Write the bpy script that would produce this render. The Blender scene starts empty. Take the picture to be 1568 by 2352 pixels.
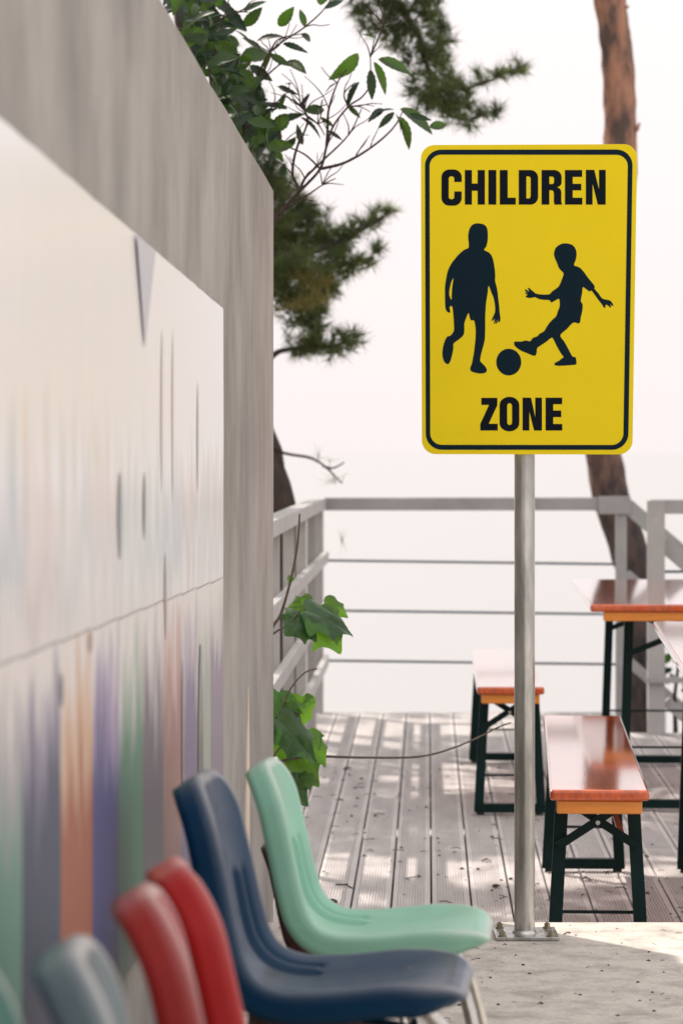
import bpy, bmesh, math, random
from mathutils import Vector, Matrix, geometry, noise

random.seed(7)
SC = bpy.context.scene
COL = SC.collection
R = math.radians

# ------------------------------------------------------------------ camera
F, CX, HY = 7000.0, 784.0, 1040.0          # focal length, centre column and horizon row on a 1568 x 2352 grid
CAM_H = 1.15
DECK = -0.18
cam = bpy.data.cameras.new('camera')
cam.sensor_fit = 'VERTICAL'; cam.sensor_height = 36.0; cam.sensor_width = 24.0
cam.lens = 36.0 * F / 2352.0
cam.shift_y = -(1176.0 - HY) / 2352.0
cam.clip_start = 0.05; cam.clip_end = 60000
cam.dof.use_dof = True; cam.dof.focus_distance = 7.3; cam.dof.aperture_fstop = 5.8
cam.dof.aperture_blades = 9
co = bpy.data.objects.new('camera', cam); COL.objects.link(co)
co.location = (0, 0, CAM_H); co.rotation_euler = (R(90), 0, 0)
SC.camera = co

# ------------------------------------------------------------------ sky and sun
SUN_AZ = Vector((-0.61, 0.79)).normalized()   # towards the sun, on the ground
SUN_EL = R(50)
w = bpy.data.worlds.new('World'); SC.world = w; w.use_nodes = True
nt = w.node_tree; nt.nodes.clear()
out = nt.nodes.new('ShaderNodeOutputWorld'); bg = nt.nodes.new('ShaderNodeBackground')
sky = nt.nodes.new('ShaderNodeTexSky'); sky.sky_type = 'NISHITA'; sky.sun_disc = False
sky.sun_elevation = SUN_EL; sky.sun_rotation = math.atan2(SUN_AZ.x, SUN_AZ.y)
sky.air_density = 1.0; sky.dust_density = 6.0; sky.ozone_density = 1.0
tc = nt.nodes.new('ShaderNodeTexCoord'); sep = nt.nodes.new('ShaderNodeSeparateXYZ')
ramp = nt.nodes.new('ShaderNodeValToRGB')          # bright overcast veil: a little brighter overhead than at the horizon
ramp.color_ramp.elements[0].position = 0.0; ramp.color_ramp.elements[0].color = (0.410, 0.377, 0.375, 1)
ramp.color_ramp.elements[1].position = 1.0; ramp.color_ramp.elements[1].color = (0.58, 0.56, 0.555, 1)
sc_ = nt.nodes.new('ShaderNodeVectorMath'); sc_.operation = 'SCALE'; sc_.inputs['Scale'].default_value = 23.0
mix = nt.nodes.new('ShaderNodeMix'); mix.data_type = 'RGBA'; mix.inputs[0].default_value = 0.93
L = nt.links.new
L(tc.outputs['Generated'], sep.inputs[0]); L(sep.outputs['Z'], ramp.inputs[0]); L(ramp.outputs[0], sc_.inputs[0])
L(sky.outputs[0], mix.inputs[6]); L(sc_.outputs[0], mix.inputs[7])
L(mix.outputs[2], bg.inputs[0]); bg.inputs[1].default_value = 0.1; L(bg.outputs[0], out.inputs[0])

sl = bpy.data.lights.new('sun', 'SUN'); sl.energy = 4.6; sl.angle = R(0.55); sl.color = (1.0, 0.91, 0.82)
so = bpy.data.objects.new('sun', sl); COL.objects.link(so)
sd = Vector((SUN_AZ.x * math.cos(SUN_EL), SUN_AZ.y * math.cos(SUN_EL), math.sin(SUN_EL)))
so.rotation_euler = sd.to_track_quat('Z', 'Y').to_euler(); so.location = (-8, 12, 14)

vs = SC.view_settings
vs.view_transform = 'Standard'; vs.look = 'None'; vs.exposure = 0.17; vs.gamma = 1.0; vs.use_curve_mapping = False
SC.cycles.use_denoising = True
SC.cycles.max_bounces = 8; SC.cycles.diffuse_bounces = 4; SC.cycles.transparent_max_bounces = 8
SC.cycles.caustics_reflective = False; SC.cycles.caustics_refractive = False
SC.cycles.sample_clamp_indirect = 6.0

# ------------------------------------------------------------------ helpers
def P(x, y, z):
    """point seen at column x, row y of the 1568 x 2352 grid, z metres in front of the lens"""
    return Vector(((x - CX) * z / F, z, CAM_H + (HY - y) * z / F))

class MB:
    def __init__(s): s.v = []; s.f = []
    def add(s, vs, fs):
        o = len(s.v); s.v += [tuple(p) for p in vs]; s.f += [tuple(i + o for i in f) for f in fs]; return s
    def box(s, lo, hi, M=None):
        x0, y0, z0 = lo; x1, y1, z1 = hi
        vs = [Vector(p) for p in ((x0,y0,z0),(x1,y0,z0),(x1,y1,z0),(x0,y1,z0),(x0,y0,z1),(x1,y0,z1),(x1,y1,z1),(x0,y1,z1))]
        if M: vs = [M @ p for p in vs]
        return s.add(vs, [(0,3,2,1),(4,5,6,7),(0,1,5,4),(1,2,6,5),(2,3,7,6),(3,0,4,7)])
    def bar(s, a, b, wd, th, up=(0,0,1)):
        """rectangular bar from a to b, wd across, th along 'up'"""
        a = Vector(a); b = Vector(b); d = (b - a).normalized(); u = Vector(up)
        sd_ = d.cross(u)
        if sd_.length < 1e-4: sd_ = d.cross(Vector((0, 1, 0)))
        sd_.normalize(); u = sd_.cross(d).normalized()
        vs = []
        for p in (a, b):
            for (i, j) in ((-1,-1),(1,-1),(1,1),(-1,1)): vs.append(p + sd_ * i * wd / 2 + u * j * th / 2)
        return s.add(vs, [(0,1,2,3),(7,6,5,4),(0,4,5,1),(1,5,6,2),(2,6,7,3),(3,7,4,0)])
    def tube(s, pts, rad, n=10, cap=True, wob=0.0):
        pts = [Vector(p) for p in pts]
        if not hasattr(rad, '__len__'): rad = [rad] * len(pts)
        ref = Vector((0.13, 0.31, 0.94)).normalized(); vs = []; fs = []
        for i, p in enumerate(pts):
            t = (pts[min(i + 1, len(pts) - 1)] - pts[max(i - 1, 0)]).normalized()
            a = t.cross(ref)
            if a.length < 0.05: a = t.cross(Vector((1, 0, 0)))
            a.normalize(); b = t.cross(a)
            for k in range(n):
                an = 2 * math.pi * k / n
                r = rad[i] * (1 + wob * (noise.noise(p * 9 + Vector((k * 1.7, 0, 0)))))
                vs.append(p + (a * math.cos(an) + b * math.sin(an)) * r)
        for i in range(len(pts) - 1):
            for k in range(n):
                fs.append((i*n+k, i*n+(k+1)%n, (i+1)*n+(k+1)%n, (i+1)*n+k))
        if cap: fs += [tuple(range(n))[::-1], tuple(range((len(pts)-1)*n, len(pts)*n))]
        return s.add(vs, fs)
    def mesh(s, name):
        m = bpy.data.meshes.new(name); m.from_pydata(s.v, [], s.f); m.update()
        bm = bmesh.new(); bm.from_mesh(m); bmesh.ops.recalc_face_normals(bm, faces=bm.faces); bm.to_mesh(m); bm.free()
        return m
    def build(s, name, mat, parent=None, smooth=False, bevel=0):
        return link(name, s.mesh(name), mat, parent, smooth, bevel)

def link(name, me, mat, parent=None, smooth=False, bevel=0, seg=2):
    o = bpy.data.objects.new(name, me); COL.objects.link(o)
    if mat is not None and not me.materials: me.materials.append(mat)
    if parent: o.parent = parent
    if smooth:
        me.polygons.foreach_set('use_smooth', [True] * len(me.polygons))
        me.set_sharp_from_angle(angle=R(40))
    if bevel:
        b = o.modifiers.new('bevel', 'BEVEL'); b.width = bevel; b.segments = seg; b.limit_method = 'ANGLE'
        me.polygons.foreach_set('use_smooth', [True] * len(me.polygons)); me.set_sharp_from_angle(angle=R(50))
        b.harden_normals = True
    return o

def tag(o, label=None, cat=None, group=None, kind=None):
    if label: o['label'] = label
    if cat: o['category'] = cat
    if group: o['group'] = group
    if kind: o['kind'] = kind
    return o

def empty(name, loc=(0, 0, 0), rz=0.0):
    o = bpy.data.objects.new(name, None); COL.objects.link(o); o.location = loc; o.rotation_euler = (0, 0, rz)
    o.empty_display_size = 0.1
    return o

def copy_tree(o, parent=None):
    c = o.copy(); COL.objects.link(c); c.parent = parent
    for ch in list(o.children): copy_tree(ch, c)
    return c

def smooth_path(pts, sub=6, closed=False):
    pts = [Vector(p) for p in pts]; n = len(pts); res = []
    rng = range(n) if closed else range(n - 1)
    for i in rng:
        g = lambda k: pts[k % n] if closed else pts[max(0, min(n - 1, k))]
        p0, p1, p2, p3 = g(i - 1), g(i), g(i + 1), g(i + 2)
        for s_ in range(sub):
            t = s_ / sub
            res.append(0.5 * ((2 * p1) + (p2 - p0) * t + (2*p0 - 5*p1 + 4*p2 - p3) * t*t + (3*p1 - p0 - 3*p2 + p3) * t**3))
    if not closed: res.append(pts[-1])
    return res

# ------------------------------------------------------------------ materials
def mat(name, base, rough=0.5, metal=0.0, var=0.0, scale=8.0, stretch=(1, 1, 1), dark=None, bump=0.0, bscale=60.0, bstretch=None,
        coat=0.0, coat_rough=0.1, spec=0.5, trans=0.0, detail=6.0, coord='Object', lo=0.35, hi=0.7, ior=1.5):
    m = bpy.data.materials.new(name); m.use_nodes = True
    t = m.node_tree; b = t.nodes['Principled BSDF']
    b.inputs['Base Color'].default_value = (*base, 1); b.inputs['Roughness'].default_value = rough
    b.inputs['Metallic'].default_value = metal; b.inputs['Coat Weight'].default_value = coat
    b.inputs['Coat Roughness'].default_value = coat_rough; b.inputs['Specular IOR Level'].default_value = spec
    b.inputs['IOR'].default_value = ior
    c = t.nodes.new('ShaderNodeTexCoord')
    if var > 0 or dark:
        mp = t.nodes.new('ShaderNodeMapping'); mp.inputs['Scale'].default_value = stretch
        n = t.nodes.new('ShaderNodeTexNoise'); n.inputs['Scale'].default_value = scale; n.inputs['Detail'].default_value = detail
        n.inputs['Roughness'].default_value = 0.62
        r = t.nodes.new('ShaderNodeValToRGB')
        d = dark or tuple(x * (1 - var) for x in base)
        r.color_ramp.elements[0].position = lo; r.color_ramp.elements[0].color = (*d, 1)
        r.color_ramp.elements[1].position = hi; r.color_ramp.elements[1].color = (*base, 1)
        t.links.new(c.outputs[coord], mp.inputs[0]); t.links.new(mp.outputs[0], n.inputs[0]); t.links.new(n.outputs[0], r.inputs[0])
        t.links.new(r.outputs[0], b.inputs['Base Color'])
    if bump > 0:
        mp2 = t.nodes.new('ShaderNodeMapping'); mp2.inputs['Scale'].default_value = bstretch or stretch
        n2 = t.nodes.new('ShaderNodeTexNoise'); n2.inputs['Scale'].default_value = bscale; n2.inputs['Detail'].default_value = 5
        bp = t.nodes.new('ShaderNodeBump'); bp.inputs['Strength'].default_value = bump; bp.inputs['Distance'].default_value = 0.01
        t.links.new(c.outputs[coord], mp2.inputs[0]); t.links.new(mp2.outputs[0], n2.inputs[0])
        t.links.new(n2.outputs[0], bp.inputs['Height']); t.links.new(bp.outputs[0], b.inputs['Normal'])
        if coat: t.links.new(bp.outputs[0], b.inputs['Coat Normal'])
    if trans > 0:
        tr = t.nodes.new('ShaderNodeBsdfTranslucent'); mx = t.nodes.new('ShaderNodeMixShader'); mx.inputs[0].default_value = trans
        tr.inputs[0].default_value = (min(1, base[0] * 3.2), min(1, base[1] * 3.4), base[2] * 1.2, 1)
        o_ = t.nodes['Material Output']
        t.links.new(b.outputs[0], mx.inputs[1]); t.links.new(tr.outputs[0], mx.inputs[2]); t.links.new(mx.outputs[0], o_.inputs[0])
    return m

M = {}
M['concrete'] = mat('concrete', (0.57, 0.525, 0.47), 0.9, var=0.46, scale=11, detail=15, bump=0.5, bscale=70, lo=0.28, hi=0.56)
M['wall'] = mat('wall_concrete', (0.40, 0.38, 0.355), 0.85, dark=(0.185, 0.175, 0.165), scale=3.0, stretch=(1, 1, 0.75), detail=9,
                bump=0.05, bscale=30, bstretch=(1, 1, 1), lo=0.22, hi=0.70)
M['wall_sunlit'] = mat('painted_sunlight', (0.72, 0.60, 0.49), 0.9, var=0.2, scale=12, stretch=(1, 1, 0.2))  # sunlit tone of the wall, put into the colour
M['deck'] = mat('deck_composite', (0.60, 0.56, 0.545), 0.7, var=0.26, scale=3.5, stretch=(3, 0.5, 1), detail=9, bump=0.15, bscale=120)
M['joist'] = mat('joist_timber', (0.10, 0.09, 0.085), 0.9, var=0.3)
M['earth'] = mat('earth', (0.16, 0.13, 0.09), 0.95, var=0.5, scale=2.0, bump=0.6, bscale=12)
M['rail'] = mat('rail_paint', (0.47, 0.455, 0.44), 0.5, var=0.2, scale=6, bump=0.06, bscale=30)
M['rail_shaded'] = mat('rail_shaded_paint', (0.42, 0.415, 0.41), 0.5, var=0.22, scale=6, bump=0.06, bscale=30)  # rail paint darkened, shade of the camera-facing sides put into the colour
M['cable'] = mat('cable_steel', (0.10, 0.12, 0.15), 0.5, metal=0.4)
M['yellow'] = mat('sign_yellow', (0.81, 0.625, 0.007), 0.4, var=0.07, scale=3, spec=0.5, bump=0.02, bscale=300, ior=1.25)
M['signblue'] = mat('sign_print_dark_blue', (0.003, 0.014, 0.024), 0.5, spec=0.5, ior=1.18)
M['signblack'] = mat('sign_print_black', (0.003, 0.006, 0.011), 0.5, spec=0.5, ior=1.18)
M['galv'] = mat('galvanised_steel', (0.56, 0.56, 0.54), 0.28, metal=0.92, dark=(0.28, 0.28, 0.265), scale=16, stretch=(1, 1, 0.22), detail=10, bump=0.10, bscale=60, lo=0.38, hi=0.62)
M['bolt'] = mat('bolt_zinc', (0.42, 0.38, 0.28), 0.42, metal=0.8, var=0.3, scale=60)
M['varnish'] = mat('varnished_wood', (0.78, 0.115, 0.014), 0.10, var=0.5, scale=4, stretch=(14, 0.8, 6), detail=8, coat=1.0, coat_rough=0.05, bump=0.008, bscale=24)
M['varnish'].node_tree.nodes['Principled BSDF'].inputs['Coat IOR'].default_value = 1.5
M['batten'] = mat('varnished_batten', (0.80, 0.27, 0.03), 0.45, var=0.25, scale=5, stretch=(1, 8, 8), coat=0.4, coat_rough=0.2)
M['green_iron'] = mat('dark_green_iron', (0.002, 0.020, 0.019), 0.45, var=0.3, scale=14, spec=0.5, ior=1.25)
M['chrome'] = mat('chrome', (0.62, 0.60, 0.56), 0.14, metal=1.0, var=0.2, scale=30)
M['bracket'] = mat('rusty_bracket', (0.075, 0.035, 0.028), 0.6, var=0.5, scale=40)
M['black_rubber'] = mat('black_rubber', (0.015, 0.015, 0.016), 0.7)
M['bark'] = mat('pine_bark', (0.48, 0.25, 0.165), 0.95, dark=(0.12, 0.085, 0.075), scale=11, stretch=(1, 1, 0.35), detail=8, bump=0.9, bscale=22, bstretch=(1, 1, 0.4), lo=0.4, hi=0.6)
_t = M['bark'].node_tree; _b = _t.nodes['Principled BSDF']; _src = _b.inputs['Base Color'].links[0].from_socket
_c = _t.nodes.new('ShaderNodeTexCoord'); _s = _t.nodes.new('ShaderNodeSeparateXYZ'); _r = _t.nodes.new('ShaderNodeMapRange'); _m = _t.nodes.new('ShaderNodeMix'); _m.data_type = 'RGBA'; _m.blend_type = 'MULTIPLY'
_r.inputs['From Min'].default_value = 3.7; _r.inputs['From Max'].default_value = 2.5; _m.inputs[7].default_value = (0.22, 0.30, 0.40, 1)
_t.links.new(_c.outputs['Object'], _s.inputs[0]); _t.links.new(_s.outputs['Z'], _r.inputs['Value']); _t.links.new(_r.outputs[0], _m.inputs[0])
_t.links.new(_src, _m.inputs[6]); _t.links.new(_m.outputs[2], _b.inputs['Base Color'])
M['bark_dark'] = mat('dark_bark', (0.085, 0.06, 0.048), 0.95, var=0.6, scale=14, stretch=(1, 1, 0.3), bump=0.8, bscale=26)
M['twig'] = mat('twig', (0.055, 0.034, 0.026), 0.9, var=0.5, scale=30)
M['dry_twig'] = mat('dry_twig', (0.13, 0.10, 0.075), 0.9, var=0.4, scale=30)
M['needle'] = mat('pine_needle', (0.085, 0.105, 0.040), 0.6, dark=(0.013, 0.034, 0.026), scale=3.6, trans=0.30, lo=0.35, hi=0.65)
M['needle_old'] = mat('old_pine_needle', (0.17, 0.14, 0.055), 0.6, var=0.5, scale=5, trans=0.3)
M['leaf'] = mat('broad_leaf', (0.028, 0.062, 0.014), 0.4, var=0.45, scale=6, trans=0.34, spec=0.5)
M['leaf_dark'] = mat('dark_broad_leaf', (0.010, 0.030, 0.014), 0.42, var=0.4, scale=6, trans=0.2, spec=0.5)
M['ivy'] = mat('vine_leaf', (0.060, 0.130, 0.018), 0.36, dark=(0.022, 0.068, 0.020), scale=12, trans=0.36, lo=0.36, hi=0.62)
M['ivy_dark'] = mat('dark_vine_leaf', (0.034, 0.100, 0.030), 0.30, var=0.5, scale=10, trans=0.2)
M['litter'] = mat('dry_litter', (0.045, 0.030, 0.022), 0.9, var=0.5, scale=40)
M['sea'] = mat('sea_water', (0.29, 0.288, 0.29), 0.34, spec=0.8, bump=0.08, bscale=0.9, coord='Object')

def plastic(name, c, rough=0.27, bleach_glint=0.55):
    m = mat(name, c, rough, var=0.14, scale=6, spec=0.5, bump=0.02, bscale=220, ior=1.29)
    t = m.node_tree; b = t.nodes['Principled BSDF']; src = b.inputs['Base Color'].links[0].from_socket      # sun-bleached, rubbed edges, and the seat lip's highlight put into the colour
    g = t.nodes.new('ShaderNodeAttribute'); g.attribute_name = 'rim'; mr = t.nodes.new('ShaderNodeMapRange'); mr.inputs['From Min'].default_value = 0.0; mr.inputs['From Max'].default_value = 1.0
    mr.inputs['To Max'].default_value = bleach_glint; mx = t.nodes.new('ShaderNodeMix'); mx.data_type = 'RGBA'; mx.inputs[7].default_value = (0.66, 0.62, 0.60, 1)
    t.links.new(g.outputs['Fac'], mr.inputs['Value']); t.links.new(mr.outputs[0], mx.inputs[0]); t.links.new(src, mx.inputs[6]); t.links.new(mx.outputs[2], b.inputs['Base Color'])
    n = t.nodes.new('ShaderNodeTexNoise'); n.inputs['Scale'].default_value = 14; n.inputs['Detail'].default_value = 8; q = t.nodes.new('ShaderNodeMapRange')
    q.inputs['To Min'].default_value = rough - 0.06; q.inputs['To Max'].default_value = rough + 0.16
    t.links.new(n.outputs[0], q.inputs['Value']); t.links.new(q.outputs[0], b.inputs['Roughness'])
    return m

# ------------------------------------------------------------------ setting
WD = 0.483                                            # the wall's offset left of the lens
def wallx(z): return -WD + 0.0366 * z
WALL_END = 8.2
DX = 0.0283                                           # the deck runs this much to the right for every metre away
def deck_left(z): return -0.115 - DX * (15.6 - z)
SLAB_END = 7.47

MB().box((-9, -6, -0.35), (9, SLAB_END, 0)).build('pavement', M['concrete'], bevel=0.006)
tag(bpy.data.objects['pavement'], kind='structure')

# sloping ground that falls away to the water beyond the deck
gv = []; gf = []
NX, NY = 60, 60
for j in range(NY):
    y = -8 + 60 * j / (NY - 1)
    for i in range(NX):
        x = -30 + 60 * i / (NX - 1)
        z = -0.62 if y < 14.5 else -0.62 - (y - 14.5) * 0.62
        z += 0.10 * noise.noise(Vector((x * 0.5, y * 0.5, 3))) - (0.04 if y < 9 else 0.06)
        gv.append((x, y, z))
for j in range(NY - 1):
    for i in range(NX - 1):
        a = j * NX + i; gf.append((a, a + 1, a + NX + 1, a + NX))
g = MB().add(gv, gf).build('ground', M['earth'], smooth=True); tag(g, kind='structure')

SEA_Z = -7.5
s_ = MB().add([(-40000, 20, SEA_Z), (40000, 20, SEA_Z), (40000, 50000, SEA_Z), (-40000, 50000, SEA_Z)], [(0, 1, 2, 3)]).build('sea', M['sea'])
tag(s_, kind='structure')

# ---- deck: ribbed composite boards
deck = empty('deck', (0, SLAB_END + 0.012, DECK)); tag(deck, kind='structure')
PITCH, GAP = 0.118, 0.006
def board_mesh(length):
    mb = MB(); bw = PITCH - GAP; prof = [(0, -0.022), (0, -0.0015), (0.0015, 0)]
    x = 0.0135; prof.append((x, 0)); nr = 10; rw = (bw - 2 * 0.0135) / nr
    for k in range(nr):
        prof += [(x + rw * 0.10, -0.0034), (x + rw * 0.42, -0.0034), (x + rw * 0.52, 0), (x + rw, 0)]; x += rw
    prof += [(bw - 0.0015, 0), (bw, -0.0015), (bw, -0.022)]
    n = len(prof)
    vs = [(px, 0, pz) for px, pz in prof] + [(px, length, pz) for px, pz in prof]
    fs = [(i, i + 1, n + i + 1, n + i) for i in range(n - 1)] + [(n - 1, 0, n, 2 * n - 1)]
    fs += [tuple(range(n)), tuple(range(2 * n - 1, n - 1, -1))]
    return mb.add(vs, fs).mesh('board')
board_cache = {}
def put_board(x, y0, y1, dz):
    ln = round((y1 - y0) * 10) / 10.0
    if ln not in board_cache:
        board_cache[ln] = board_mesh(ln); board_cache[ln].materials.append(M['deck'])
    o = bpy.data.objects.new('board', board_cache[ln]); COL.objects.link(o); o.parent = deck
    o.location = (x + DX * y0, y0, dz); o.rotation_euler = (0, 0, -math.atan(DX))
rnd = random.Random(3)
x_first = deck_left(SLAB_END) - 0.02
nb = 34
for k in range(nb):
    x = x_first + k * PITCH
    far = 8.1 if (x + DX * 7.5) < 1.36 else 7.0
    y0 = 0.0
    if x + PITCH < wallx(WALL_END) + 0.02: y0 = 0.85
    cuts = [y0] + ([y0 + rnd.uniform(1.2, 3.2)] if k % 2 else [y0 + rnd.uniform(2.6, 3.9)]) + [far]
    cuts = [cuts[0]] + [round(c * 10) / 10 for c in cuts[1:]]
    for a, b in zip(cuts[:-1], cuts[1:]):
        put_board(x, a, b - (0.1 if b != far else 0) * 0 , rnd.uniform(-0.001, 0.001))
jm = MB()
for yy in (0.25, 1.3, 2.4, 3.5, 4.6, 5.7, 6.8): jm.box((x_first, yy, -0.16), (x_first + nb * PITCH, yy + 0.05, -0.06))
jm.box((x_first, 7.75, -0.16), (1.3, 7.8, -0.06))
jm.build('joist', M['joist'], deck)
MB().bar((x_first + DX * 8.1 - 0.02, 8.135, -0.30), (1.36, 8.135 - 0.0, -0.30), 0.025, 0.60).build('fascia', M['deck'], deck)

# ---- wall on the left
wm = MB()
th = 0.16
n = 24
vs = []; fs = []
prof_top = lambda z: 1.862 + 0.046 * (8.2 - z) / 3.45 + 0.002 * math.sin(z * 9)
zs = [-2.0 + (WALL_END + 2.0) * i / n for i in range(n + 1)]
for z in zs:
    x = wallx(z)
    vs += [(x, z, -0.55), (x, z, prof_top(z) - 0.006), (x - 0.006, z, prof_top(z)), (x - th, z, prof_top(z)), (x - th, z, -0.55)]
for i in range(n):
    a = i * 5
    for k in range(5): fs.append((a + k, a + (k + 1) % 5, a + 5 + (k + 1) % 5, a + 5 + k))
fs += [(0, 1, 2, 3, 4), tuple(n * 5 + k for k in (4, 3, 2, 1, 0))]
wall = wm.add(vs, fs).build('concrete_wall', M['wall'])
tag(wall, 'tall grey streaked concrete wall running along the left side', 'wall')
# sliver of sunlight low on the wall near its end, painted as a pale plate
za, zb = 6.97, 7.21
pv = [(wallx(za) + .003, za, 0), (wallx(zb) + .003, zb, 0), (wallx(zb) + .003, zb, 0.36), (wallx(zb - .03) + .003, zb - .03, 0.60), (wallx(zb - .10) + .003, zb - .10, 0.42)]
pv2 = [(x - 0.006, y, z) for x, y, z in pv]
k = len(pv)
MB().add(pv + pv2, [tuple(range(k)), tuple(range(2*k-1, k-1, -1))] + [(i, (i+1) % k, k + (i+1) % k, k + i) for i in range(k)]).build('sunlight_patch', M['wall_sunlit'], wall)

# ---- mural of paper sheets on the wall
def sheet_mat(name, body, head, accent, upper, seed):
    """pale paper with a painted figure; colours set per sheet"""
    m = bpy.data.materials.new(name); m.use_nodes = True; t = m.node_tree; b = t.nodes['Principled BSDF']
    nn = lambda k: t.nodes.new(k)
    c = nn('ShaderNodeTexCoord'); sx = nn('ShaderNodeSeparateXYZ'); t.links.new(c.outputs['Generated'], sx.inputs[0])
    ns = nn('ShaderNodeTexNoise'); ns.noise_dimensions = '4D'; ns.inputs['W'].default_value = seed * 3.7; ns.inputs['Scale'].default_value = 2.4; ns.inputs['Detail'].default_value = 3
    mp = nn('ShaderNodeMapping'); mp.inputs['Scale'].default_value = (0.0, 2.6, 1.0); t.links.new(c.outputs['Generated'], mp.inputs[0]); t.links.new(mp.outputs[0], ns.inputs[0])
    def math_(op, a, bb):
        q = nn('ShaderNodeMath'); q.operation = op
        for i, v in enumerate((a, bb)):
            if isinstance(v, (int, float)): q.inputs[i].default_value = v
            else: t.links.new(v, q.inputs[i])
        return q.outputs[0]
    zz = math_('ADD', sx.outputs['Z'], math_('MULTIPLY', math_('SUBTRACT', ns.outputs[0], 0.5), 0.8))
    r = nn('ShaderNodeValToRGB'); t.links.new(zz, r.inputs[0]); cr = r.color_ramp
    pos = ((0.0, accent), (0.20, body), (0.60, body), (0.80, head), (0.97, (0.74, 0.71, 0.69))) if not upper else \
          ((0.0, (0.74, 0.71, 0.69)), (0.16, head), (0.34, body), (0.46, (0.87, 0.865, 0.90)), (0.95, (0.89, 0.885, 0.925)))
    while len(cr.elements) < len(pos): cr.elements.new(0.5)
    for e, (p_, col) in zip(cr.elements, pos): e.position = p_; e.color = (*col, 1)
    n2 = nn('ShaderNodeTexNoise'); n2.inputs['Scale'].default_value = 9; n2.inputs['Detail'].default_value = 6
    mp2 = nn('ShaderNodeMapping'); mp2.inputs['Scale'].default_value = (0.0, 3.0, 0.35); t.links.new(c.outputs['Generated'], mp2.inputs[0]); t.links.new(mp2.outputs[0], n2.inputs[0])
    mx = nn('ShaderNodeMix'); mx.data_type = 'RGBA'; mx.blend_type = 'MULTIPLY'; mx.inputs[0].default_value = 0.42
    t.links.new(r.outputs[0], mx.inputs[6]); t.links.new(n2.outputs['Color'], mx.inputs[7])
    hs = nn('ShaderNodeMix'); hs.data_type = 'RGBA'; hs.inputs[0].default_value = 0.35
    t.links.new(r.outputs[0], hs.inputs[6]); t.links.new(mx.outputs[2], hs.inputs[7]); t.links.new(hs.outputs[2], b.inputs['Base Color'])
    b.inputs['Roughness'].default_value = 0.5; b.inputs['Coat Weight'].default_value = 1.0 if upper else 0.3; b.inputs['Specular IOR Level'].default_value = 0.5 if upper else 0.25; b.inputs['Coat Roughness'].default_value = 0.26
    return m

mural = empty('mural', (wallx(4.2), 4.2, 0.39)); tag(mural, 'glossy mural of painted paper sheets in two rows on the grey wall', 'mural')
PAL = [((0.10, 0.33, 0.27), (0.42, 0.50, 0.47), (0.03, 0.15, 0.14)),      # grey green
       ((0.20, 0.42, 0.33), (0.40, 0.40, 0.42), (0.12, 0.30, 0.26)),
       ((0.06, 0.085, 0.16), (0.25, 0.24, 0.33), (0.012, 0.025, 0.08)),     # slate navy
       ((0.45, 0.14, 0.075), (0.62, 0.42, 0.27), (0.24, 0.05, 0.03)),     # brick
       ((0.09, 0.085, 0.26), (0.33, 0.27, 0.42), (0.03, 0.04, 0.13)),     # violet
       ((0.07, 0.24, 0.15), (0.40, 0.47, 0.40), (0.16, 0.18, 0.17)),      # green
       ((0.14, 0.13, 0.16), (0.42, 0.38, 0.40), (0.12, 0.15, 0.17)),      # plum grey
       ((0.42, 0.22, 0.19), (0.58, 0.42, 0.38), (0.30, 0.16, 0.15)),      # rose brown
       ((0.24, 0.20, 0.33), (0.50, 0.44, 0.50), (0.16, 0.13, 0.22)),      # lilac
       ((0.46, 0.50, 0.44), (0.58, 0.58, 0.53), (0.40, 0.42, 0.30)),      # pale green
       ((0.33, 0.28, 0.36), (0.62, 0.58, 0.57), (0.44, 0.36, 0.18))]      # mauve
UP = [((0.70, 0.66, 0.64), (0.55, 0.57, 0.57)), ((0.74, 0.66, 0.60), (0.60, 0.56, 0.56)), ((0.72, 0.70, 0.68), (0.52, 0.57, 0.55)),
      ((0.70, 0.72, 0.68), (0.47, 0.53, 0.51)), ((0.68, 0.68, 0.70), (0.40, 0.47, 0.50)), ((0.76, 0.68, 0.63), (0.55, 0.49, 0.48))]
z0 = 6.34; wsh = 0.329
def sheet(zf, zn, b0, b1, m_, seed, name='sheet', fold=False, upper_row=False):
    nz, nh = 8, 10; vs = []; fs = []
    rr = random.Random(seed)
    ph = rr.uniform(0, 6); amp = rr.uniform(0.0001, 0.0006)
    for j in range(nh + 1):
        tz = j / nh
        for i in range(nz + 1):
            ty = i / nz; y = zn + (zf - zn) * ty
            h = b0 + (b1 - b0) * tz
            if j == nh and upper_row: h = 1.450 + 0.017 * (6.34 - y) + 0.0015 * noise.noise(Vector((y * 9, 0, 0)))
            off = 0.0055 + 0.0012 * noise.noise(Vector((y * 1.6, h * 2.2, 4.0))) 
            if fold and tz > 0.55 and ty < 0.35: off += 0.022 * (tz - 0.55) * (0.35 - ty) / 0.35 * 2
            vs.append((wallx(y) + off, y, h))
    for j in range(nh):
        for i in range(nz):
            a = j * (nz + 1) + i; fs.append((a, a + nz + 1, a + nz + 2, a + 1))
    me = MB().add([Vector(p) - mural.location for p in vs], fs).mesh(name)
    o = link(name, me, m_, mural, smooth=True)
    return o
order = [10, 9, 8, 7, 6, 5, 4, 3, 2, 1, 0, 4, 7]
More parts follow.
